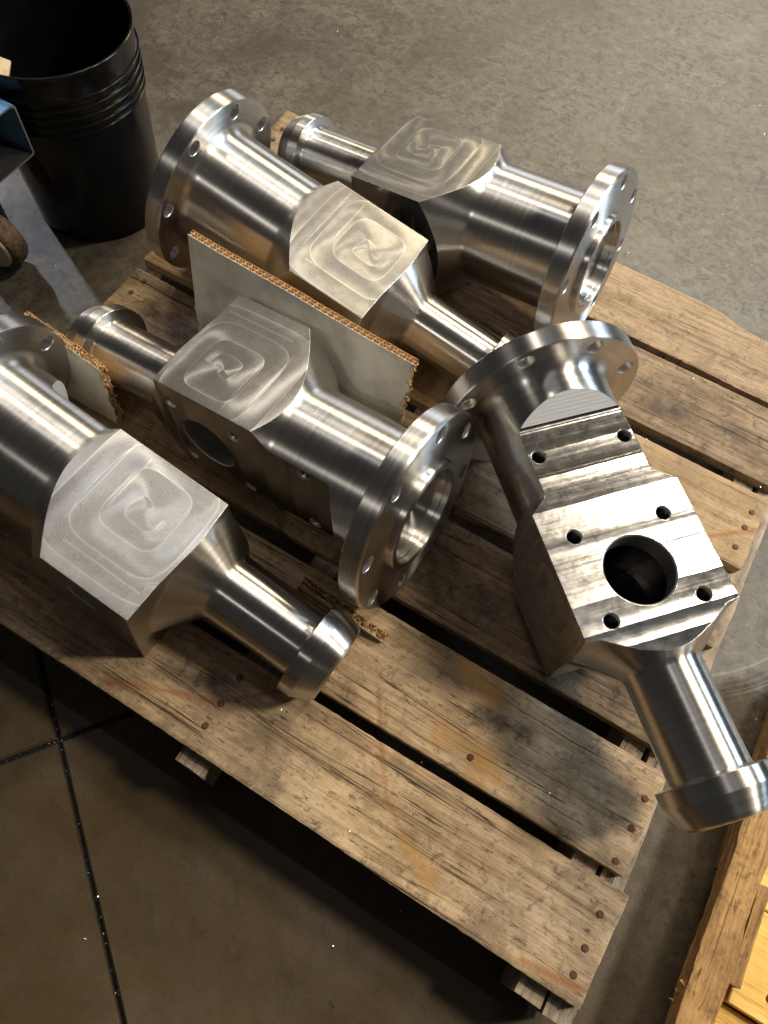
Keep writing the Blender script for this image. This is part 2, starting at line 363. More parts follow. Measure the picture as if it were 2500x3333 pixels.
def box_mesh(x0, x1, y0, y1, z0, z1, bev=0.0, seg=1):
    bm = bmesh.new(); bmesh.ops.create_cube(bm, size=1)
    for v in bm.verts:
        v.co = ((x0+x1)/2+v.co.x*(x1-x0), (y0+y1)/2+v.co.y*(y1-y0), (z0+z1)/2+v.co.z*(z1-z0))
    if bev: bmesh.ops.bevel(bm, geom=bm.edges[:], offset=bev, segments=seg, affect='EDGES')
    me = bpy.data.meshes.new('box'); bm.to_mesh(me); bm.free(); return me
def fillet(pts, n=6):
    """pts: (x, r) or (x, r, fillet_radius) -> polyline with rounded corners"""
    out = []
    for i, p in enumerate(pts):
        if len(p) < 3 or i in (0, len(pts)-1): out.append((p[0], p[1])); continue
        a = Vector(pts[i-1][:2]); b = Vector(p[:2]); c = Vector(pts[i+1][:2]); rad = p[2]
        u = (a-b).normalized(); v = (c-b).normalized()
        th = math.acos(max(-1, min(1, u.dot(v)))); tl = rad/math.tan(th/2)
        tl = min(tl, (a-b).length*0.98, (c-b).length*0.98); rad = tl*math.tan(th/2)
        bis = (u+v).normalized(); ctr = b+bis*(rad/math.sin(th/2))
        p0 = b+u*tl-ctr; p1 = b+v*tl-ctr
        a0 = math.atan2(p0.y, p0.x); a1 = math.atan2(p1.y, p1.x); da = (a1-a0+math.pi) % (2*math.pi)-math.pi
        m = max(2, int(abs(da)/math.radians(7))+1)
        for q in range(m+1):
            t = a0+da*q/m; out.append((ctr.x+rad*math.cos(t), ctr.y+rad*math.sin(t)))
    return out
def lathe(profile, seg=128, axis='x'):
    """closed solid; profile from axis to axis (first and last r = 0)"""
    vs, fs = [], []; rings = []
    for (x, r) in profile:
        if r < 1e-7:
            rings.append([len(vs)]); vs.append((x, 0, 0))
        else:
            rings.append(list(range(len(vs), len(vs)+seg)))
            for i in range(seg):
                a = 2*math.pi*i/seg; vs.append((x, r*math.cos(a), r*math.sin(a)))
    for A, B in zip(rings[:-1], rings[1:]):
        if len(A) == 1 and len(B) == 1: continue
        for i in range(seg):
            j = (i+1) % seg
            if len(A) == 1: fs.append((A[0], B[j], B[i]))
            elif len(B) == 1: fs.append((A[i], A[j], B[0]))
            else: fs.append((A[i], A[j], B[j], B[i]))
    if axis == 'z': vs = [(y, z, x) for x, y, z in vs]
    me = mesh_from(vs, fs); recalc(me); return me
def boolean(me, cutter, op='DIFFERENCE'):
    a = bpy.data.objects.new('a', me); b = bpy.data.objects.new('b', cutter)
    COL.objects.link(a); COL.objects.link(b)
    md = a.modifiers.new('b', 'BOOLEAN'); md.operation = op; md.object = b; md.solver = 'EXACT'
    dg = bpy.context.evaluated_depsgraph_get(); dg.update()
    out = bpy.data.meshes.new_from_object(a.evaluated_get(dg))
    bpy.data.objects.remove(a); bpy.data.objects.remove(b)
    return out
def join_meshes(ms):
    bm = bmesh.new()
    for m in ms: bm.from_mesh(m)
    me = bpy.data.meshes.new('j'); bm.to_mesh(me); bm.free(); return me
def xform(me, mat):
    me.transform(mat); return me
def fbm(x, y, z=0.0): return mnoise.fractal(Vector((x, y, z)), 1.0, 2.0, 4)

# ------------------------------------------------------------------ floor: slabs with saw-cut joints
fl = empty('floor'); tag(fl, kind='structure')
J = Vector((0.4015, -0.0911)); d1 = Vector((0.798, -0.602)).normalized(); d2 = Vector((-d1.y, d1.x)); g = 0.0043
def slab(sa, sb):
    R_ = 9.0
    c = [J+d1*(sa*g)+d2*(sb*g), J+d1*(sa*R_)+d2*(sb*g), J+d1*(sa*R_)+d2*(sb*R_), J+d1*(sa*g)+d2*(sb*R_)]
    if sa*sb < 0: c = c[::-1]
    bm = bmesh.new(); top = [bm.verts.new((p.x, p.y, 0)) for p in c]; bot = [bm.verts.new((p.x, p.y, -0.05)) for p in c]
    bm.faces.new(top); bm.faces.new(bot[::-1])
    for i in range(4): bm.faces.new((top[(i+1) % 4], top[i], bot[i], bot[(i+1) % 4]))
    e = [e for e in bm.edges if all(abs(v.co.z) < 1e-6 for v in e.verts)]
    bmesh.ops.bevel(bm, geom=e, offset=0.0025, segments=2, affect='EDGES')
    me = bpy.data.meshes.new('slab'); bm.to_mesh(me); bm.free()
    return link('concrete_slab', me, [M['concrete']], fl)
for sa in (-1, 1):
    for sb in (-1, 1): slab(sa, sb)
link('joint_bed', box_mesh(-9, 9, -9, 9, -0.06, -0.0095), [M['joint']], fl)

# ------------------------------------------------------------------ pallet
DZ = 0.140; TH = 0.020
pal = empty('wooden_pallet', (0.6, 0.6, 0)); tag(pal, 'weathered grey-brown wooden pallet carrying the steel fittings', 'pallet')
PO = Vector((0.6, 0.6, 0))
RUST = [((0.455, 0.012), (0.53, 0.045), 0.0072), ((0.53, 0.045), (0.61, 0.070), 0.0050), ((0.61, 0.070), (0.69, 0.140), 0.0043),
        ((0.803, 0.21), (0.846, 0.144), 0.0032), ((0.846, 0.144), (0.89, 0.085), 0.0036), ((0.89, 0.085), (0.935, 0.055), 0.0025),
        ((1.14, 0.006), (1.24, 0.018), 0.0058), ((1.10, 0.675), (1.216, 0.772), 0.0043), ((0.09, 0.08), (0.30, 0.05), 0.0065)]
OCHRE = [((0.935, 0.055), (0.99, 0.025), 0.012), ((0.925, 0.205), (0.975, 0.195), 0.030), ((0.985, 0.20), (1.01, 0.19), 0.016), ((0.90, 0.30), (0.95, 0.29), 0.020)]
GRIME = [((0.62, 0.41), (0.80, 0.40), 0.06), ((0.85, 0.40), (0.98, 0.44), 0.05), ((0.10, 0.58), (0.28, 0.60), 0.05), ((0.30, 0.75), (0.7, 0.78), 0.09),
         ((0.72, 0.70), (0.95, 0.74), 0.06), ((0.95, 0.25), (1.02, 0.27), 0.020), ((0.52, 0.07), (0.62, 0.11), 0.02), ((0.2, 0.2), (0.45, 0.2), 0.08), ((0.98, 0.91), (1.12, 0.93), 0.03)]
def segd(X, Y, seg):
    (ax, ay), (bx, by), wd = seg
    t = np.clip(((X-ax)*(bx-ax)+(Y-ay)*(by-ay))/((bx-ax)**2+(by-ay)**2), 0, 1)
    return np.hypot(X-ax-t*(bx-ax), Y-ay-t*(by-ay))/wd
def deck_board(quad, mat, z1=DZ, th=TH, nx=300, ny=40, chew=0.0014, seed=0, cup=0.0008, wane=None):
    """quad: front-left, front-right, back-right, back-left in world x, y"""
    q = np.array(quad, float); r_ = np.random.default_rng(seed)
    s = np.linspace(0, 1, nx+1); t = np.linspace(0, 1, ny+1)
    Sx, Ty = np.meshgrid(s, t, indexing='ij')
    X = (q[0, 0]*(1-Sx)*(1-Ty)+q[1, 0]*Sx*(1-Ty)+q[2, 0]*Sx*Ty+q[3, 0]*(1-Sx)*Ty)
    Y = (q[0, 1]*(1-Sx)*(1-Ty)+q[1, 1]*Sx*(1-Ty)+q[2, 1]*Sx*Ty+q[3, 1]*(1-Sx)*Ty)
    L_ = np.hypot(*(q[1]-q[0]))
    ef = np.array([fbm(a*L_*5+seed*3.1, 0.3, 0)*chew*0.9+fbm(a*L_*90+seed, 5, 1)*chew*0.5 for a in s])
    eb = np.array([fbm(a*L_*5+seed*5.7, 9.3, 0)*chew*0.9+fbm(a*L_*90+seed, 7, 3)*chew*0.5 for a in s])
    er = np.array([fbm(b*4+seed*2.2, 3.3, 4)*chew*0.6+fbm(b*40, seed, 4)*chew*0.5 for b in t])
    Y = Y+ef[:, None]*(1-Ty)+eb[:, None]*Ty
    X = X+er[None, :]*Sx - er[::-1][None, :]*(1-Sx)
    if wane: Y = Y-wane[2]*(1/(1+np.exp(-(X-wane[0])/wane[1])))*Ty**3
    Z = np.zeros_like(X)
    for i in range(nx+1):
        for j in range(0, ny+1):
            Z[i, j] = fbm(s[i]*6+seed, t[j]*7, 0)*0.0006
    Z += cup*((2*Ty-1)**2)-0.0
    edge = np.minimum(np.minimum(Ty, 1-Ty)*np.hypot(*(q[3]-q[0])), np.minimum(Sx, 1-Sx)*L_)
    Z -= 0.0016*np.clip(1-edge/0.004, 0, 1)**2
    c = q.mean(0); vs = np.stack([X-c[0], Y-c[1], Z], -1).reshape(-1, 3).tolist()
    n_top = len(vs); idx = lambda i, j: i*(ny+1)+j
    fs = [(idx(i, j), idx(i+1, j), idx(i+1, j+1), idx(i, j+1)) for i in range(nx) for j in range(ny)]
    per = [idx(i, 0) for i in range(nx+1)]+[idx(nx, j) for j in range(1, ny+1)]+[idx(i, ny) for i in range(nx-1, -1, -1)]+[idx(0, j) for j in range(ny-1, 0, -1)]
    mids = []; bots = []
    for p in per:
        v = vs[p]; k_ = 1+r_.normal(0, 0.0004)
        bots.append(len(vs)); vs.append((v[0]*0.9995*k_, v[1]*(1-0.006), -th))
    n = len(per)
    for a in range(n):
        b = (a+1) % n; fs.append((per[b], per[a], bots[a], bots[b]))
    fs.append(tuple(bots[::-1]))
    me = mesh_from(vs, fs)
    vals = dict(rust=RUST, ochre=OCHRE, grime=GRIME)
    NX = np.array([[fbm(a*22, b*22, 3) for b in np.linspace(0, .16, ny+1)] for a in np.linspace(0, 1.2, nx+1)])
    for nm, segs in vals.items():
        D = np.min([segd(X, Y, sg)+NX*(0.7 if nm != 'rust' else 0.45) for sg in segs], 0)
        A = np.clip(1.25-D, 0, 1) if nm == 'rust' else np.clip(1.15-D, 0, 1)**(0.7 if nm == 'ochre' else 1.3)*0.85
        at = me.attributes.new(nm, 'FLOAT', 'POINT'); full = np.zeros(len(vs), np.float32); full[:n_top] = A.reshape(-1); full[n_top:] = 0.0
        at.data.foreach_set('value', full)
    smooth(me, 40)
    o = link('deck_board', me, [mat], pal); o.location = (c[0]-PO.x, c[1]-PO.y, z1-0.0)
    return o
bd = [  # front edge y at left, right ; back edge y at left, right ; x left, x right
    ((-0.004, 0.006), (1.226, -0.006), (1.232, 0.146), (-0.002, 0.150), 'board'),
    ((0.002, 0.166), (1.216, 0.164), (1.220, 0.318), (0.000, 0.321), 'board'),
    ((-0.006, 0.349), (1.212, 0.346), (1.214, 0.508), (-0.004, 0.507), 'board_dark'),
    ((0.004, 0.531), (1.214, 0.534), (1.213, 0.655), (0.003, 0.660), 'board_dark'),
    ((-0.004, 0.686), (1.210, 0.683), (1.212, 0.834), (0.000, 0.832), 'board_new'),
    ((0.000, 0.856), (1.216, 0.860), (1.218, 1.016), (0.002, 1.012), 'board_dark'),
    ((-0.010, 1.034), (1.214, 1.030), (1.216, 1.186), (-0.012, 1.196), 'board_mid'),
]
boards = []
for i, b in enumerate(bd):
    boards.append(deck_board(b[:4], M[b[4]], seed=i+1, chew=0.0016 if i not in (6,) else 0.0028, wane=(1.022, 0.014, 0.020) if i == 6 else None))
# nails
def nail_mesh():
    return lathe([(-0.004, 0.0), (-0.004, 0.0047), (0.0006, 0.0050), (0.0014, 0.0042), (0.0016, 0.0)], 14, 'z')
nme = nail_mesh(); smooth(nme, 40); nme.materials.append(M['rust'])
NA = [(0, 1.206, 0.106), (0, 1.204, 0.060), (0, 1.203, 0.025), (1, 1.204, 0.272), (1, 1.202, 0.226), (1, 1.199, 0.176), (4, 1.193, 0.794), (4, 1.191, 0.760), (4, 1.189, 0.717),
      (0, 0.620, 0.118), (0, 0.619, 0.074), (0, 0.618, 0.037), (1, 0.965, 0.194), (3, 0.034, 0.640), (3, 0.031, 0.606), (6, 0.014, 1.137), (6, 0.016, 1.099),
      (2, 1.193, 0.40), (2, 1.194, 0.47), (5, 1.196, 0.90), (5, 1.195, 0.97), (6, 1.196, 1.07), (6, 1.195, 1.15), (1, 0.622, 0.20), (1, 0.620, 0.28), (3, 1.19, 0.565), (3, 1.19, 0.63)]
for (bi, x, y) in NA:
    o = bpy.data.objects.new('nail', nme); COL.objects.link(o); b = boards[bi]; o.parent = b
    o.location = (x-PO.x-b.location.x, y-PO.y-b.location.y, 0.0004+0.0006*random.random())
    o.rotation_euler = (random.uniform(-.12, .12), random.uniform(-.12, .12), 0)
def rough_bar(x0, x1, y0, y1, z0, z1, seed, amp=0.002, n=60, bev=0.002):
    """bar along y with uneven, splintered faces"""
    bm = bmesh.new(); ring = []
    prof = [(0, 0), (0.5, 0), (1, 0), (1, 0.5), (1, 1), (0.5, 1), (0, 1), (0, 0.5)]
    for i in range(n+1):
        y = y0+(y1-y0)*i/n; rr = []
        for k, (a, b) in enumerate(prof):
            e = amp*(fbm(y*9+seed, k*1.7, seed)+0.22*fbm(y*60+seed, k*3.1, seed*2.0))
            ex = e if a in (0, 1) else 0; ez = e if b in (0, 1) else 0
            end = (fbm(k*2.3, seed, i)*amp*2.0) if i in (0, n) else 0
            rr.append(bm.verts.new((x0+(x1-x0)*a+ex, y+end, z0+(z1-z0)*b+ez)))
        ring.append(rr)
    for A, B in zip(ring[:-1], ring[1:]):
        for k in range(8):
            j = (k+1) % 8; bm.faces.new((A[k], A[j], B[j], B[k]))
    bm.faces.new(ring[0][::-1]); bm.faces.new(ring[-1])
    bmesh.ops.recalc_face_normals(bm, faces=bm.faces)
    me = bpy.data.meshes.new('bar'); bm.to_mesh(me); bm.free(); smooth(me, 35); return me
def add_bar(name, args, mat, parent, off=PO, seed=1, **kw):
    x0, x1, y0, y1, z0, z1 = args
    cx, cy = (x0+x1)/2, (y0+y1)/2
    me = rough_bar(x0-cx, x1-cx, y0-cy, y1-cy, z0, z1, seed, **kw)
    o = link(name, me, [mat], parent); o.location = (cx-off.x, cy-off.y, -off.z); return o
zb = DZ-TH-0.0015
for i, (x0, x1, y0, y1) in enumerate([(0.0, 0.038, 0.0, 1.19), (0.604, 0.652, -0.022, 1.19), (1.150, 1.186, -0.030, 1.19), (1.1935, 1.229, -0.034, 1.185)]):
    add_bar('stringer', (x0, x1, y0, y1, 0.0195, zb), M['stringer'], pal, seed=i*3+1)
for i, (y0, y1) in enumerate([(0.004, 0.125), (0.53, 0.64), (1.06, 1.18)]):
    me = rough_bar(-0.06, 0.06, -0.605, 0.605, 0.001, 0.0185, 40+i, 0.0014)
    o = link('bottom_board', me, [M['stringer']], pal); o.rotation_euler = (0, 0, math.pi/2); o.location = (0.612-PO.x, (y0+y1)/2-PO.y, 0)

# ------------------------------------------------------------------ machined steel fittings
h, mz, h2 = 0.1075, 0.0648, 0.1306
xfi, xfo, Rb, rf = 0.3757, 0.4069, 0.1359, 0.1566
rn, rb_, rc = 0.0522, 0.1021, 0.0721
l1, l2 = -0.1889, -0.2092
yh, hx, xb0 = 0.0653, (0.2604, 0.1349, 0.0153), 0.0692
XN, XB = -0.062, 0.232          # seams neck|block and block|barrel, both on plain cylinder

def hole_cutter(r, depth, thread=0.0, seg=24, cham=0.0012):
    pr = [(0.004, 0.0), (0.004, r+cham+0.004), (0.0, r+cham), (-cham, r)]
    if thread:
        z = -cham-0.0005; pit = 0.0026
        while z > -depth+pit:
            pr += [(z, r), (z-pit*0.5, r+thread)]; z -= pit
    pr += [(-depth, r), (-depth, 0.0)]
    return lathe(pr, seg, 'z')
# mount-face cutter: extruded profile in x,z
mp = fillet([(-0.30, 0.30), (-0.30, mz), (0.3045, mz, 0.011), (0.350, mz+0.062), (0.350, 0.30)], 6)
def mount_cutter():
    vs = [(x, y, z) for y in (-0.3, 0.3) for x, z in mp]; n = len(mp)
    fs = [tuple(range(n)), tuple(range(2*n-1, n-1, -1))]+[(i, (i+1) % n+0, (i+1) % n+n, i+n) for i in range(n)]
    me = mesh_from(vs, fs); recalc(me); return me
def slab_cut(y0, y1, z0, z1): return box_mesh(-0.3, 0.3, y0, y1, z0, z1)

# block
blk = lathe([(XN, 0.0)]+fillet([(XN, rn), (-0.049, rn, 0.012), (-0.0035, 0.109, 0.016), (0.0, 0.130), (0.0, 0.178), (0.126, 0.178), (0.2020, rb_, 0.014), (XB, rb_)])+[(XB, 0.0)], 160)
env = box_mesh(-0.2, 0.4, -h, h, -h2, 0.3)
blk = boolean(blk, env, 'INTERSECT'); blk = boolean(blk, mount_cutter())
bore = fillet([(0.004, 0.0), (0.004, 0.0535), (0.0, 0.0493), (-0.0018, 0.0475), (-0.034, 0.0475), (-0.040, 0.070), (-0.155, 0.070), (-0.160, 0.0)])   # bore opening into the hollow inside
cut = [xform(lathe(bore, 64, 'z'), Matrix.Translation((xb0, 0, mz)))]
for x in hx[1:]:
    for s in (-1, 1): cut.append(xform(hole_cutter(0.0098, 0.034, 0.0009), Matrix.Translation((x, s*yh, mz))))
cut.append(xform(hole_cutter(0.026, 0.02, seg=48), Matrix.Translation((0.085, 0.03, -h2)) @ Matrix.Rotation(math.pi, 4, 'X')))
for c_ in cut: blk = boolean(blk, c_)
# barrel
bar = lathe([(XB, 0.0)]+fillet([(XB, rb_), (xfi, rb_, 0.016), (xfi, rb_+0.0166)])+[(xfi+0.004, rb_+0.0166), (xfi+0.004, 0.0)], 160)
bar = boolean(bar, mount_cutter())
for s in (-1, 1): bar = boolean(bar, xform(hole_cutter(0.0098, 0.034, 0.0009), Matrix.Translation((hx[0], s*yh, mz))))
# flange with stepped ring and shallow recess
rr, rbo, bz = 0.0865, 0.0745, 0.0095
fla = lathe([(xfi, 0.0), (xfi, rf-0.0016), (xfi+0.0016, rf), (xfo-0.0030, rf), (xfo, rf-0.0030), (xfo, rr+0.0005), (xfo+bz-0.0012, rr), (xfo+bz, rr-0.0012),
             (xfo+bz, rbo+0.0010), (xfo+bz-0.0010, rbo), (xfo+bz-0.0095, rbo), (xfo+bz-0.0100, rbo-0.0022), (xfo-0.0125, rbo-0.0026), (xfo-0.0140, rbo-0.0045), (xfo-0.0140, 0.0)], 160)
hc = []
for i in range(8):
    a = math.pi/8+i*math.pi/4
    pr = [(xfi-0.004, 0.0), (xfi-0.004, 0.0170), (xfi+0.0010, 0.0122), (xfo-0.0010, 0.0122), (xfo+0.004, 0.0170), (xfo+0.004, 0.0)]
    hc.append(xform(lathe(pr, 32, 'x'), Matrix.Translation((0, Rb*math.cos(a), Rb*math.sin(a)))))
fla = boolean(fla, join_meshes(hc))
fla = boolean(fla, lathe([(xfo+0.01, 0.0), (xfo+0.01, 0.007), (xfo-0.0150, 0.0045), (xfo-0.022, 0.0)], 24))
# neck and collar
nek = lathe([(l1-0.001, 0.0), (l1-0.001, 0.0575)]+fillet([(l1, 0.0575), (l1, rn, 0.005), (XN, rn)])+[(XN, 0.0)], 128)
clr = lathe([(-0.222, 0.0), (-0.222, 0.036), (-0.2405, 0.036)]+fillet([(-0.2405, 0.040), (-0.2405, 0.0578, 0.009), (l2, rc)])+[(l2+0.0002, rc), (l1-0.0008, rc), (l1, rc-0.0008), (l1, 0.0)], 128)

def assign(me, kind):
    """flats get the milled materials, everything turned the turned one, bores the drilled one"""
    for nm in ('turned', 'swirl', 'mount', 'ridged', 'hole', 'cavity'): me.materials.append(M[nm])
    for p in me.polygons:
        n = p.normal; c = p.center; k = 0
        if kind == 'block':
            if abs(n.y) > 0.999 and abs(abs(c.y)-h) < 1e-4: k = 1
            elif n.z < -0.999 and abs(c.z+h2) < 1e-4: k = 2
        if kind in ('block', 'barrel'):
            if n.z > 0.999 and abs(c.z-mz) < 1e-4: k = 2
            elif abs(n.y) < 1e-3 and n.x < -0.05 and n.z > 0.05 and c.x > 0.28 and c.z >= mz-1e-4:
                k = 3 if n.x < -0.62 and c.x > 0.309 else 2
            elif k == 0 and math.hypot(c.y, c.z) < 0.095 and kind == 'barrel' and c.z < mz and c.x < 0.30: k = 4
            elif k == 0 and kind == 'block' and 0.0 < c.x < 0.20 and math.hypot(c.y, c.z) < 0.10 and c.z < mz-0.0002: k = 4
            elif k == 0 and kind == 'block' and c.x > 0.0 and c.z < -h2+0.021 and math.hypot(c.x-0.085, c.y-0.03) < 0.027: k = 4
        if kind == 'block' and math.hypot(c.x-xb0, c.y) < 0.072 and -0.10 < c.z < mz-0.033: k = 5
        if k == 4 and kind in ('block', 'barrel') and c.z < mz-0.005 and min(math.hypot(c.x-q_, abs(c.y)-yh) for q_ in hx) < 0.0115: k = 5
        if kind == 'flange':
            rad = math.hypot(c.y, c.z)
            if 0.12 < rad < 0.152 and abs(n.x) < 0.9: k = 4
        p.material_index = k
    smooth(me, 20)
parts = [('flange', fla, 'flange'), ('barrel', bar, 'barrel'), ('block', blk, 'block'), ('neck', nek, 'neck'), ('collar', clr, 'collar')]
for nm, me, kd in parts: assign(me, kd); me.name = nm
POSE = {
 1: ([0.5043, 0.20403, 0.23652], [[-0.98923, 0.14004, 0.04257], [0.04673, 0.02653, 0.99856], [0.13871, 0.98979, -0.03279]], 0.0065,
     'steel fitting at the front left edge, its flange cut off by the picture edge'),
 2: ([0.49777, 0.77031, 0.23942], [[-0.98868, 0.1445, 0.04044], [0.0376, -0.02238, 0.99904], [0.14526, 0.98925, 0.01669]], 0.001,
     'steel fitting behind the tall grey cardboard sheet, flange next to the black bucket'),
 3: ([0.33545, 0.43926, 0.23952], [[0.98999, -0.13072, -0.05319], [-0.05082, 0.02137, -0.99848], [0.13166, 0.99119, 0.01451]], 0.004,
     'steel fitting in the middle, in front of the cardboard sheet, dark drilled side facing front'),
 4: ([1.08156, 0.42441, 0.28771], [[-0.73431, -0.67874, -0.01064], [0.67882, -0.73425, -0.00929], [-0.0015, -0.01404, 0.9999]], 0.009,
     'steel fitting lying crosswise at the right, drilled face with round bore turned up'),
 5: ([0.35905, 1.01451, 0.24359], [[0.98937, 0.13308, 0.05871], [-0.0584, -0.00623, 0.99827], [0.13322, -0.99109, 0.00161]], 0.001,
     'steel fitting at the back of the pallet, its ringed flange facing right'),
}
first = True
for k, (loc, R, dz, lab) in POSE.items():
    t = empty('machined_fitting'); mm = Matrix.Identity(4)
    for i in range(3):
        for j in range(3): mm[i][j] = R[i][j]
        mm[i][3] = loc[i]
    mm[2][3] += dz; t.matrix_world = mm
    tag(t, lab, 'pipe fitting', 'machined steel fittings on the pallet')
    for nm, me, kd in parts:
        o = bpy.data.objects.new(nm, me); COL.objects.link(o); o.parent = t

# ------------------------------------------------------------------ corrugated cardboard
def board_sheet(name, A, B, up, height_a, height_b, thick=0.0105, pitch=0.0085, torn_right=0.0, torn_top=0.0, seed=0, fold=None):
    """double-wall sheet: A->B bottom line (3D), up vector; parts: liners and flutes; front = right-hand side of A->B seen from -normal"""
    A = Vector(A); B = Vector(B); e = (B-A); Ln = e.length; e.normalize(); up = Vector(up).normalized()
    nrm = e.cross(up).normalized()             # points to the front
    root = empty(name, A)
    def top(s): return height_a+(height_b-height_a)*s/Ln + (torn_top*fbm(s*60, seed, 2)+torn_top*0.6*fbm(s*240, seed, 5) if torn_top else 0)
    def endx(z, lay): return Ln+(torn_right*(fbm(z*70, seed+lay, 1)+0.7*fbm(z*260, seed+lay*2, 4)) if torn_right else 0)
    nS, nZ = (90 if Ln > .25 else 50), 28
    lay_t = 0.0007
    def liner(nm, off, mat, lay):
        bm = bmesh.new(); G = []
        for i in range(nS+1):
            row = []
            for j in range(nZ+1):
                s0 = Ln*i/nS; hh = top(s0)-(0.0012*abs(fbm(s0*120, lay, seed))); z = hh*j/nZ
                s = s0*endx(z, lay)/Ln
                wv = 0.0016*fbm(s*8, z*8, seed)*1.0 + (0.0028*math.exp(-((z-fold)/0.006)**2)-0.0022*math.exp(-((z-fold*0.55-0.03*s)/0.005)**2) if fold else 0)
                row.append([bm.verts.new(e*s+up*z+nrm*(off+wv+d)) for d in (0, lay_t)])
            G.append(row)
        for i in range(nS):
            for j in range(nZ):
                bm.faces.new([G[i][j][1], G[i+1][j][1], G[i+1][j+1][1], G[i][j+1][1]])
                bm.faces.new([G[i][j+1][0], G[i+1][j+1][0], G[i+1][j][0], G[i][j][0]])
        for i in range(nS):
            bm.faces.new([G[i][nZ][0], G[i][nZ][1], G[i+1][nZ][1], G[i+1][nZ][0]])
            bm.faces.new([G[i][0][1], G[i][0][0], G[i+1][0][0], G[i+1][0][1]])
        for j in range(nZ):
            bm.faces.new([G[nS][j][1], G[nS][j][0], G[nS][j+1][0], G[nS][j+1][1]])
            bm.faces.new([G[0][j][0], G[0][j][1], G[0][j+1][1], G[0][j+1][0]])
        bmesh.ops.recalc_face_normals(bm, faces=bm.faces)
        me = bpy.data.meshes.new(nm); bm.to_mesh(me); bm.free(); smooth(me, 50); link(nm, me, mat, root)
    half = (thick-3*lay_t)/2
    offs = [0.0, lay_t+half, 2*lay_t+2*half]
    liner('back_liner', -thick/2+offs[0], [M['liner']], 0)
    liner('middle_liner', -thick/2+offs[1], [M['liner']], 3)
    liner('front_liner', -thick/2+offs[2], [M['liner_grey']], 6)
    for q in (0, 1):
        bm = bmesh.new(); n = int(Ln/pitch)*8; prev = None; base = -thick/2+offs[q]+lay_t; amp = half
        nz = 8
        for i in range(n+1):
            s0 = Ln*i/n; ph = 2*math.pi*s0/pitch+q*1.3+0.5*fbm(s0*30, q, seed)
            d = base+amp*(0.5+0.5*max(-1, min(1, 1.25*math.sin(ph))))
            row = []
            for j in range(nz+1):
                z = (top(s0)-0.0006)*j/nz; s = s0*endx(z, 1+q*3)/Ln
                wv = 0.0016*fbm(s*8, z*8, seed)
                row.append(bm.verts.new(e*s+up*z+nrm*(d+wv)))
            if prev:
                for j in range(nz): bm.faces.new([prev[j], row[j], row[j+1], prev[j+1]])
            prev = row
        me = bpy.data.meshes.new('flute_layer'); bm.to_mesh(me); bm.free(); smooth(me, 60)
        o = link('flute_layer', me, [M['liner']], root)
        md = o.modifiers.new('s', 'SOLIDIFY'); md.thickness = 0.0006
    if torn_right or torn_top:
        # torn paper fibres hanging out of the ragged edges
        bm = bmesh.new(); r_ = random.Random(seed)
        cnt = 260
        for q in range(cnt):
            if torn_right and (not torn_top or r_.random() < 0.6):
                z = r_.random()*height_b; s = endx(z, r_.choice((0, 3, 6)))+r_.uniform(-0.004, 0.002)
            else:
                s = r_.random()*Ln; z = top(s)+r_.uniform(-0.004, 0.0015)
            c = e*s+up*z+nrm*r_.uniform(-thick/2, thick/2)
            d1_ = Vector((r_.uniform(-1, 1), r_.uniform(-1, 1), r_.uniform(-1, 1))).normalized()*r_.uniform(0.0015, 0.0050)
            d2_ = Vector((r_.uniform(-1, 1), r_.uniform(-1, 1), r_.uniform(-1, 1))).normalized()*r_.uniform(0.0010, 0.0030)
            d3_ = d1_.cross(d2_).normalized()*0.0005
            v = [bm.verts.new(c+x) for x in (-d1_, d2_, d1_*0.9+d3_*2, -d2_*0.8+d3_)]
            bm.faces.new(v)
            v2 = [bm.verts.new(c+x+d3_) for x in (-d1_, d2_, d1_*0.9+d3_*2, -d2_*0.8+d3_)]
            bm.faces.new(v2[::-1])
        me = bpy.data.meshes.new('torn_fibres'); bm.to_mesh(me); bm.free()
        tag(link('torn_fibres', me, [M['torn']], root), kind='stuff')
    return root
o = board_sheet('cardboard_sheet', (0.206, 0.588, DZ+0.001), (0.612, 0.588, DZ+0.001), (0.03, 0.10, 1), 0.240, 0.208, thick=0.0130, pitch=0.0118, torn_right=0.005, seed=3, fold=0.085)
tag(o, 'tall grey-faced corrugated cardboard sheet standing between the two middle fittings', 'cardboard')
o = board_sheet('cardboard_sheet', (0.060, 0.372, DZ+0.001), (0.196, 0.3735, DZ+0.001), (0.03, 0.04, 1), 0.185, 0.150, thick=0.013, pitch=0.009, torn_right=0.008, torn_top=0.004, seed=11)
tag(o, 'small torn cardboard piece standing behind the front left flange', 'cardboard')
o = board_sheet('cardboard_sheet', (0.622, 0.2865, DZ+0.001), (0.766, 0.2790, DZ+0.001), (0.0, -0.05, 1), 0.034, 0.012, thick=0.014, pitch=0.009, torn_right=0.008, torn_top=0.006, seed=23)
tag(o, 'low torn cardboard strip under the middle flange, beside a collar', 'cardboard')

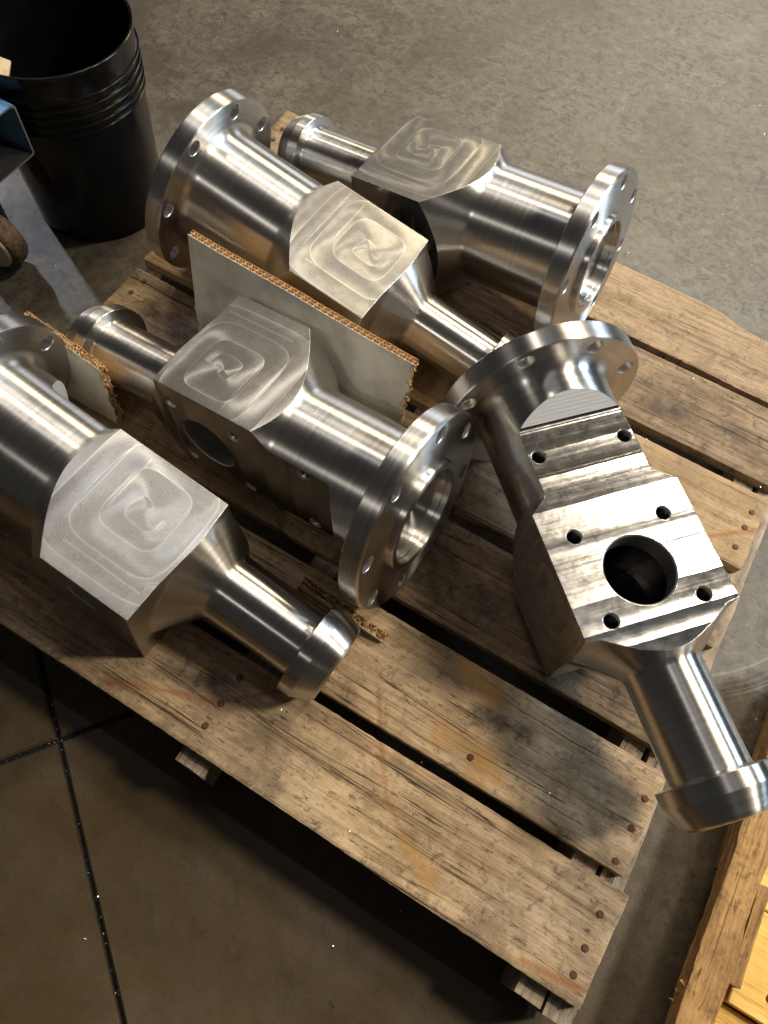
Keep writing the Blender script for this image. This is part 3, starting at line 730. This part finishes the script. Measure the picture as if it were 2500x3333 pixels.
# ------------------------------------------------------------------ black bucket
bx, by = -0.304, 0.870; BH = 0.386
bk = empty('plastic_bucket', (bx, by, 0)); tag(bk, 'open black plastic bucket with ribbed rim standing on the floor', 'bucket')
def rad(z): return 0.136+(0.154-0.136)*z/BH
prof = [(0.004, 0.0), (0.004, 0.128), (0.0, 0.130), (0.0, 0.136), (0.004, 0.1385)]
prof += [(z, rad(z)+0.0015) for z in np.linspace(0.02, 0.262, 12)]
def ribs(z0, z1, out): return [(z0, rad(z0)+0.0015), (z0+0.0015, rad(z0)+out), (z1-0.0015, rad(z1)+out), (z1, rad(z1)+0.0015)]
prof += fillet([(0.264, rad(0.264)+0.0015), (0.2655, rad(0.264)+0.0070, 0.0012), (0.271, rad(0.27)+0.0070, 0.0012), (0.272, rad(0.272)+0.0035)])
for zz in (0.285, 0.303, 0.321, 0.339):
    prof += fillet([(zz-0.0030, rad(zz)+0.0035), (zz-0.0018, rad(zz)+0.0075, 0.0010), (zz+0.0018, rad(zz)+0.0075, 0.0010), (zz+0.0030, rad(zz)+0.0035)])
prof += fillet([(0.350, rad(0.35)+0.0015), (0.375, rad(0.375)+0.0015), (0.3765, rad(0.38)+0.0052, 0.001), (BH, rad(BH)+0.0052, 0.002), (BH, rad(BH)-0.0012, 0.002), (0.374, rad(0.374)-0.001)])
prof += [(z, rad(z)-0.001) for z in np.linspace(0.36, 0.012, 14)]+[(0.009, 0.126), (0.009, 0.0)]
me = lathe(prof, 128, 'z'); smooth(me, 30); link('bucket_shell', me, [M['plastic']], bk)
o = link('wood_offcut', box_mesh(-0.030, 0.030, -0.021, 0.021, -0.02, 0.02, 0.002, 1), [M['scrap']])
o.location = (-0.406, 0.800, 0.295); o.rotation_euler = (0.25, 0.45, 0.62); tag(o, 'pale offcut block sticking up inside the black bucket', 'offcut')

# ------------------------------------------------------------------ blue cart corner with caster
ct = empty('shop_cart', (-0.33, 0.62, 0)); tag(ct, 'corner of a blue steel shop cart with a dirty caster wheel', 'cart')
CO = Vector((-0.33, 0.62, 0))
def channel(name, mat, x0, x1, inset, th, zb_, zt, yw, yo):
    pts = [(yo, zb_), (yw-0.006, zb_), (yw-0.0018, zb_+0.0018), (yw, zb_+0.006), (yw, zt-0.008), (yw-0.0023, zt-0.0023), (yw-0.008, zt), (yo+0.02, zt)]
    inn = [(yo+0.02, zt-th), (yw-0.009, zt-th), (yw-th, zt-0.009), (yw-th, zb_+0.007), (yw-0.007, zb_+th), (yo, zb_+th)]
    po = pts+inn; n = len(po)
    vs = [(x, y, z) for x in (x0, x1) for y, z in po]
    fs = [(i, (i+1) % n, (i+1) % n+n, i+n) for i in range(n)]
    bm = bmesh.new(); V = [bm.verts.new(v) for v in vs]
    for f in fs: bm.faces.new([V[i] for i in f])
    k = len(pts)
    for base in (0, n):
        for i in range(k-1):
            j = n-1-min(i, len(inn)-1); j2 = n-1-min(i+1, len(inn)-1)
            ids = [base+i, base+i+1, base+j2, base+j] if j != j2 else [base+i, base+i+1, base+j]
            try: bm.faces.new([V[q] for q in ids])
            except ValueError: pass
    bmesh.ops.recalc_face_normals(bm, faces=bm.faces)
    me = bpy.data.meshes.new(name); bm.to_mesh(me); bm.free(); smooth(me, 30)
    return me
me = channel('c', None, -0.30, 0.0, 0, 0.0032, 0.250, 0.352, 0.090, -0.055)
me.materials.append(M['dark']); me.materials.append(M['blue']); me.materials.append(M['edge'])
for p in me.polygons:
    if p.normal.z > 0.5 and p.center.z > 0.34: p.material_index = 1
    elif p.normal.y < -0.5 and 0.262 < p.center.z < 0.345: p.material_index = 1
    elif p.normal.x > 0.9: p.material_index = 2
o = link('channel_frame', me, [], ct); o.location = (-0.238-CO.x, 0.617-CO.y, 0); 
bme = lathe([(0, 0.0), (0, 0.0095), (0.003, 0.0092), (0.0055, 0.006), (0.0062, 0.0)], 20, 'z'); smooth(bme, 35)
o = link('rivet', bme, [M['rust']], ct); o.location = (-0.262-CO.x, 0.630-CO.y, 0.2531)
wp_ = fillet([(-0.021, 0.0), (-0.021, 0.014), (-0.018, 0.016), (-0.0175, 0.034), (-0.0215, 0.036, 0.002), (-0.0225, 0.046, 0.006), (-0.013, 0.0525, 0.012), (0.013, 0.0525, 0.012), (0.0225, 0.046, 0.006), (0.0215, 0.036, 0.002), (0.0175, 0.034), (0.018, 0.016), (0.021, 0.014), (0.021, 0.0)])
def wheel_part(cond, name, mat):
    pr = [p for p in wp_ if cond(p)]
    if pr[0][1] > 0: pr = [(pr[0][0], 0.0)]+pr
    if pr[-1][1] > 0: pr = pr+[(pr[-1][0], 0.0)]
    me = lathe(pr, 64); smooth(me, 30); o = link(name, me, [mat], wh); return o
wh = empty('caster_wheel'); wh.parent = ct
ax = Vector((0.10, -0.99, 0.0)).normalized()
wh.rotation_euler = ax.to_track_quat('X', 'Z').to_euler(); wh.location = (-0.345-CO.x, 0.612-CO.y, 0.0645); wh.scale = (1.22, 1.22, 1.22)
tr_ = fillet([(-0.0175, 0.0), (-0.0175, 0.040), (-0.0185, 0.0470, 0.004), (-0.012, 0.0526, 0.009), (0.012, 0.0526, 0.009), (0.0185, 0.0470, 0.004), (0.0175, 0.040), (0.0175, 0.0)])
me = lathe(tr_, 96)
for v in me.vertices:
    r_ = math.hypot(v.co.y, v.co.z)
    if r_ > 0.04:
        f_ = 1+0.02*fbm(v.co.x*120, v.co.y*120, v.co.z*120); v.co.y *= f_; v.co.z *= f_
smooth(me, 30); link('tread', me, [M['tread']], wh)
me = lathe(fillet([(0.015, 0.0), (0.015, 0.0440), (0.0235, 0.0420, 0.004), (0.0232, 0.020), (0.0275, 0.019, 0.001), (0.0275, 0.0)]), 48); smooth(me, 30); link('hub', me, [M['hub']], wh)
me = lathe([(0.0260, 0.0), (0.0260, 0.0105), (0.0350, 0.0100), (0.0355, 0.0)], 6); link('axle_nut', me, [M['scrap']], wh)
o = link('fork', box_mesh(-0.026, 0.026, -0.004, 0.004, 0.06, 0.249, 0.001), [M['dark']], ct); o.location = (-0.385-CO.x, 0.66-CO.y, 0); o.rotation_euler = (0, 0, math.atan2(ax.y, ax.x)+math.pi/2)

# ------------------------------------------------------------------ orange-yellow crate at the lower right
cr = empty('wooden_crate', (1.42, 0.2, 0)); tag(cr, 'orange-yellow wooden crate with rough sawn rail at the lower right corner', 'crate')
KO = Vector((1.42, 0.2, 0))
o = add_bar('side_rail', (1.353, 1.399, -0.30, 0.60, 0.070, 0.103), M['rail'], cr, KO, seed=77, amp=0.0032, n=300)
add_bar('cleat', (1.361, 1.3855, 0.262, 0.62, 0.033, 0.0640), M['rail'], cr, KO, seed=81, amp=0.0006)
add_bar('batten', (1.4005, 1.4155, 0.125, 0.262, 0.050, 0.101), M['rail'], cr, KO, seed=85, amp=0.0008)
def plank(x0, x1, y0, y1, z0, z1, holes, seed):
    me = box_mesh(x0, x1, y0, y1, z0, z1, 0.0015)
    for (hx_, hy_) in holes:
        me = boolean(me, xform(lathe([(-0.05, 0.0), (-0.05, 0.006), (0.05, 0.006), (0.05, 0.0)], 20, 'z'), Matrix.Translation((hx_, hy_, z1))))
    for v in me.vertices: v.co -= Vector((KO.x, KO.y, 0))
    o = link('crate_plank', me, [M['yellow']], cr); return o
plank(1.4165, 1.90, 0.105, 0.236, 0.052, 0.078, [(1.4585, 0.172), (1.4660, 0.137)], 1)
plank(1.4005, 1.90, 0.2395, 0.375, 0.050, 0.075, [], 2)
plank(1.4010, 1.90, -0.050, 0.1025, 0.034, 0.060, [], 3)
plank(1.4010, 1.90, 0.3785, 0.520, 0.049, 0.074, [], 4)
add_bar('light_block_board', (1.386, 1.3995, -0.30, 0.60, 0.001, 0.0690), M['rail'], cr, KO, seed=93, amp=0.0005)  # added board recessed under the rail, blocks light to deepen the floor shadow
add_bar('base_block', (1.402, 1.88, -0.30, 0.55, 0.001, 0.0315), M['rail'], cr, KO, seed=91, amp=0.0006)
# splinters torn off the rail's near corner
for i, (x, y, z, a, l) in enumerate([(1.356, 0.090, 0.088, 2.7, 0.024), (1.355, 0.080, 0.080, 3.0, 0.020), (1.357, 0.070, 0.076, 3.4, 0.026)]):
    bm = bmesh.new()
    b0 = [bm.verts.new(v) for v in ((0, -0.004, 0), (0, 0.004, 0.001), (0, 0.001, 0.006))]; tip = bm.verts.new((l, 0.002, 0.008)); t2 = bm.verts.new((l*0.8, -0.003, 0.002))
    bm.faces.new(b0); bm.faces.new((b0[0], t2, tip, b0[2])); bm.faces.new((b0[0], b0[1], t2)); bm.faces.new((b0[1], tip, t2)); bm.faces.new((b0[1], b0[2], tip))
    bmesh.ops.recalc_face_normals(bm, faces=bm.faces)
    me = bpy.data.meshes.new('splinter'); bm.to_mesh(me); bm.free()
    me.transform(Matrix.Diagonal((0.62, 0.9, 0.7, 1.0))); o = link('splinter', me, [M['rail']], cr); o.location = (x-KO.x, y-KO.y, z); o.rotation_euler = (0.3*i, -0.2, a)

# ------------------------------------------------------------------ metal chips
def chips(name, pts, mat, smin, smax):
    bm = bmesh.new()
    for (x, y, z) in pts:
        a = random.uniform(0, 2*math.pi); s = random.uniform(smin, smax); wd = s*random.uniform(0.15, 0.4); cu = random.uniform(0.2, 0.8)
        u = Vector((math.cos(a), math.sin(a), 0)); v = Vector((-u.y, u.x, random.uniform(-.5, .5))).normalized()
        prev = None
        for q in range(4):
            t = q/3-0.5
            p = Vector((x, y, z))+u*(t*s)+Vector((0, 0, cu*s*(0.26-t*t)))
            e_ = [bm.verts.new(p-v*wd/2), bm.verts.new(p+v*wd/2)]
            if prev: bm.faces.new((prev[0], e_[0], e_[1], prev[1]))
            prev = e_
    me = bpy.data.meshes.new(name); bm.to_mesh(me); bm.free()
    o = link(name, me, [mat]); return o
pts = []
for i in range(190): pts.append((random.uniform(-0.8, 1.4), random.uniform(-0.4, 2.3), 0.0004))
pts = [p for p in pts if not (-0.05 < p[0] < 1.25 and -0.02 < p[1] < 1.21)]
tag(chips('floor_chips', pts, M['chip'], 0.0022, 0.0065), 'tiny bright metal chips scattered on the concrete floor', 'metal chips', kind='stuff')
pts = []
for i in range(170):
    s = random.uniform(-0.5, 0.6) if i % 2 else random.gauss(0, 0.25); o_ = random.gauss(0, 0.0028)
    p = (J+d1*s+d2*o_) if i % 2 else (J+d2*s+d1*o_)
    pts.append((p.x, p.y, -0.0090+random.random()*0.006))
tag(chips('joint_chips', pts, M['dull_chip'], 0.0016, 0.0042), 'metal shavings packed in the dark floor joints', 'metal shavings', kind='stuff')
pts = [(random.uniform(0.0, 1.2), random.uniform(0.02, 1.17), DZ+0.0012) for _ in range(60)]
tag(chips('board_chips', pts, M['chip'], 0.0018, 0.0050), 'tiny metal chips lying on the pallet boards', 'metal chips', kind='stuff')
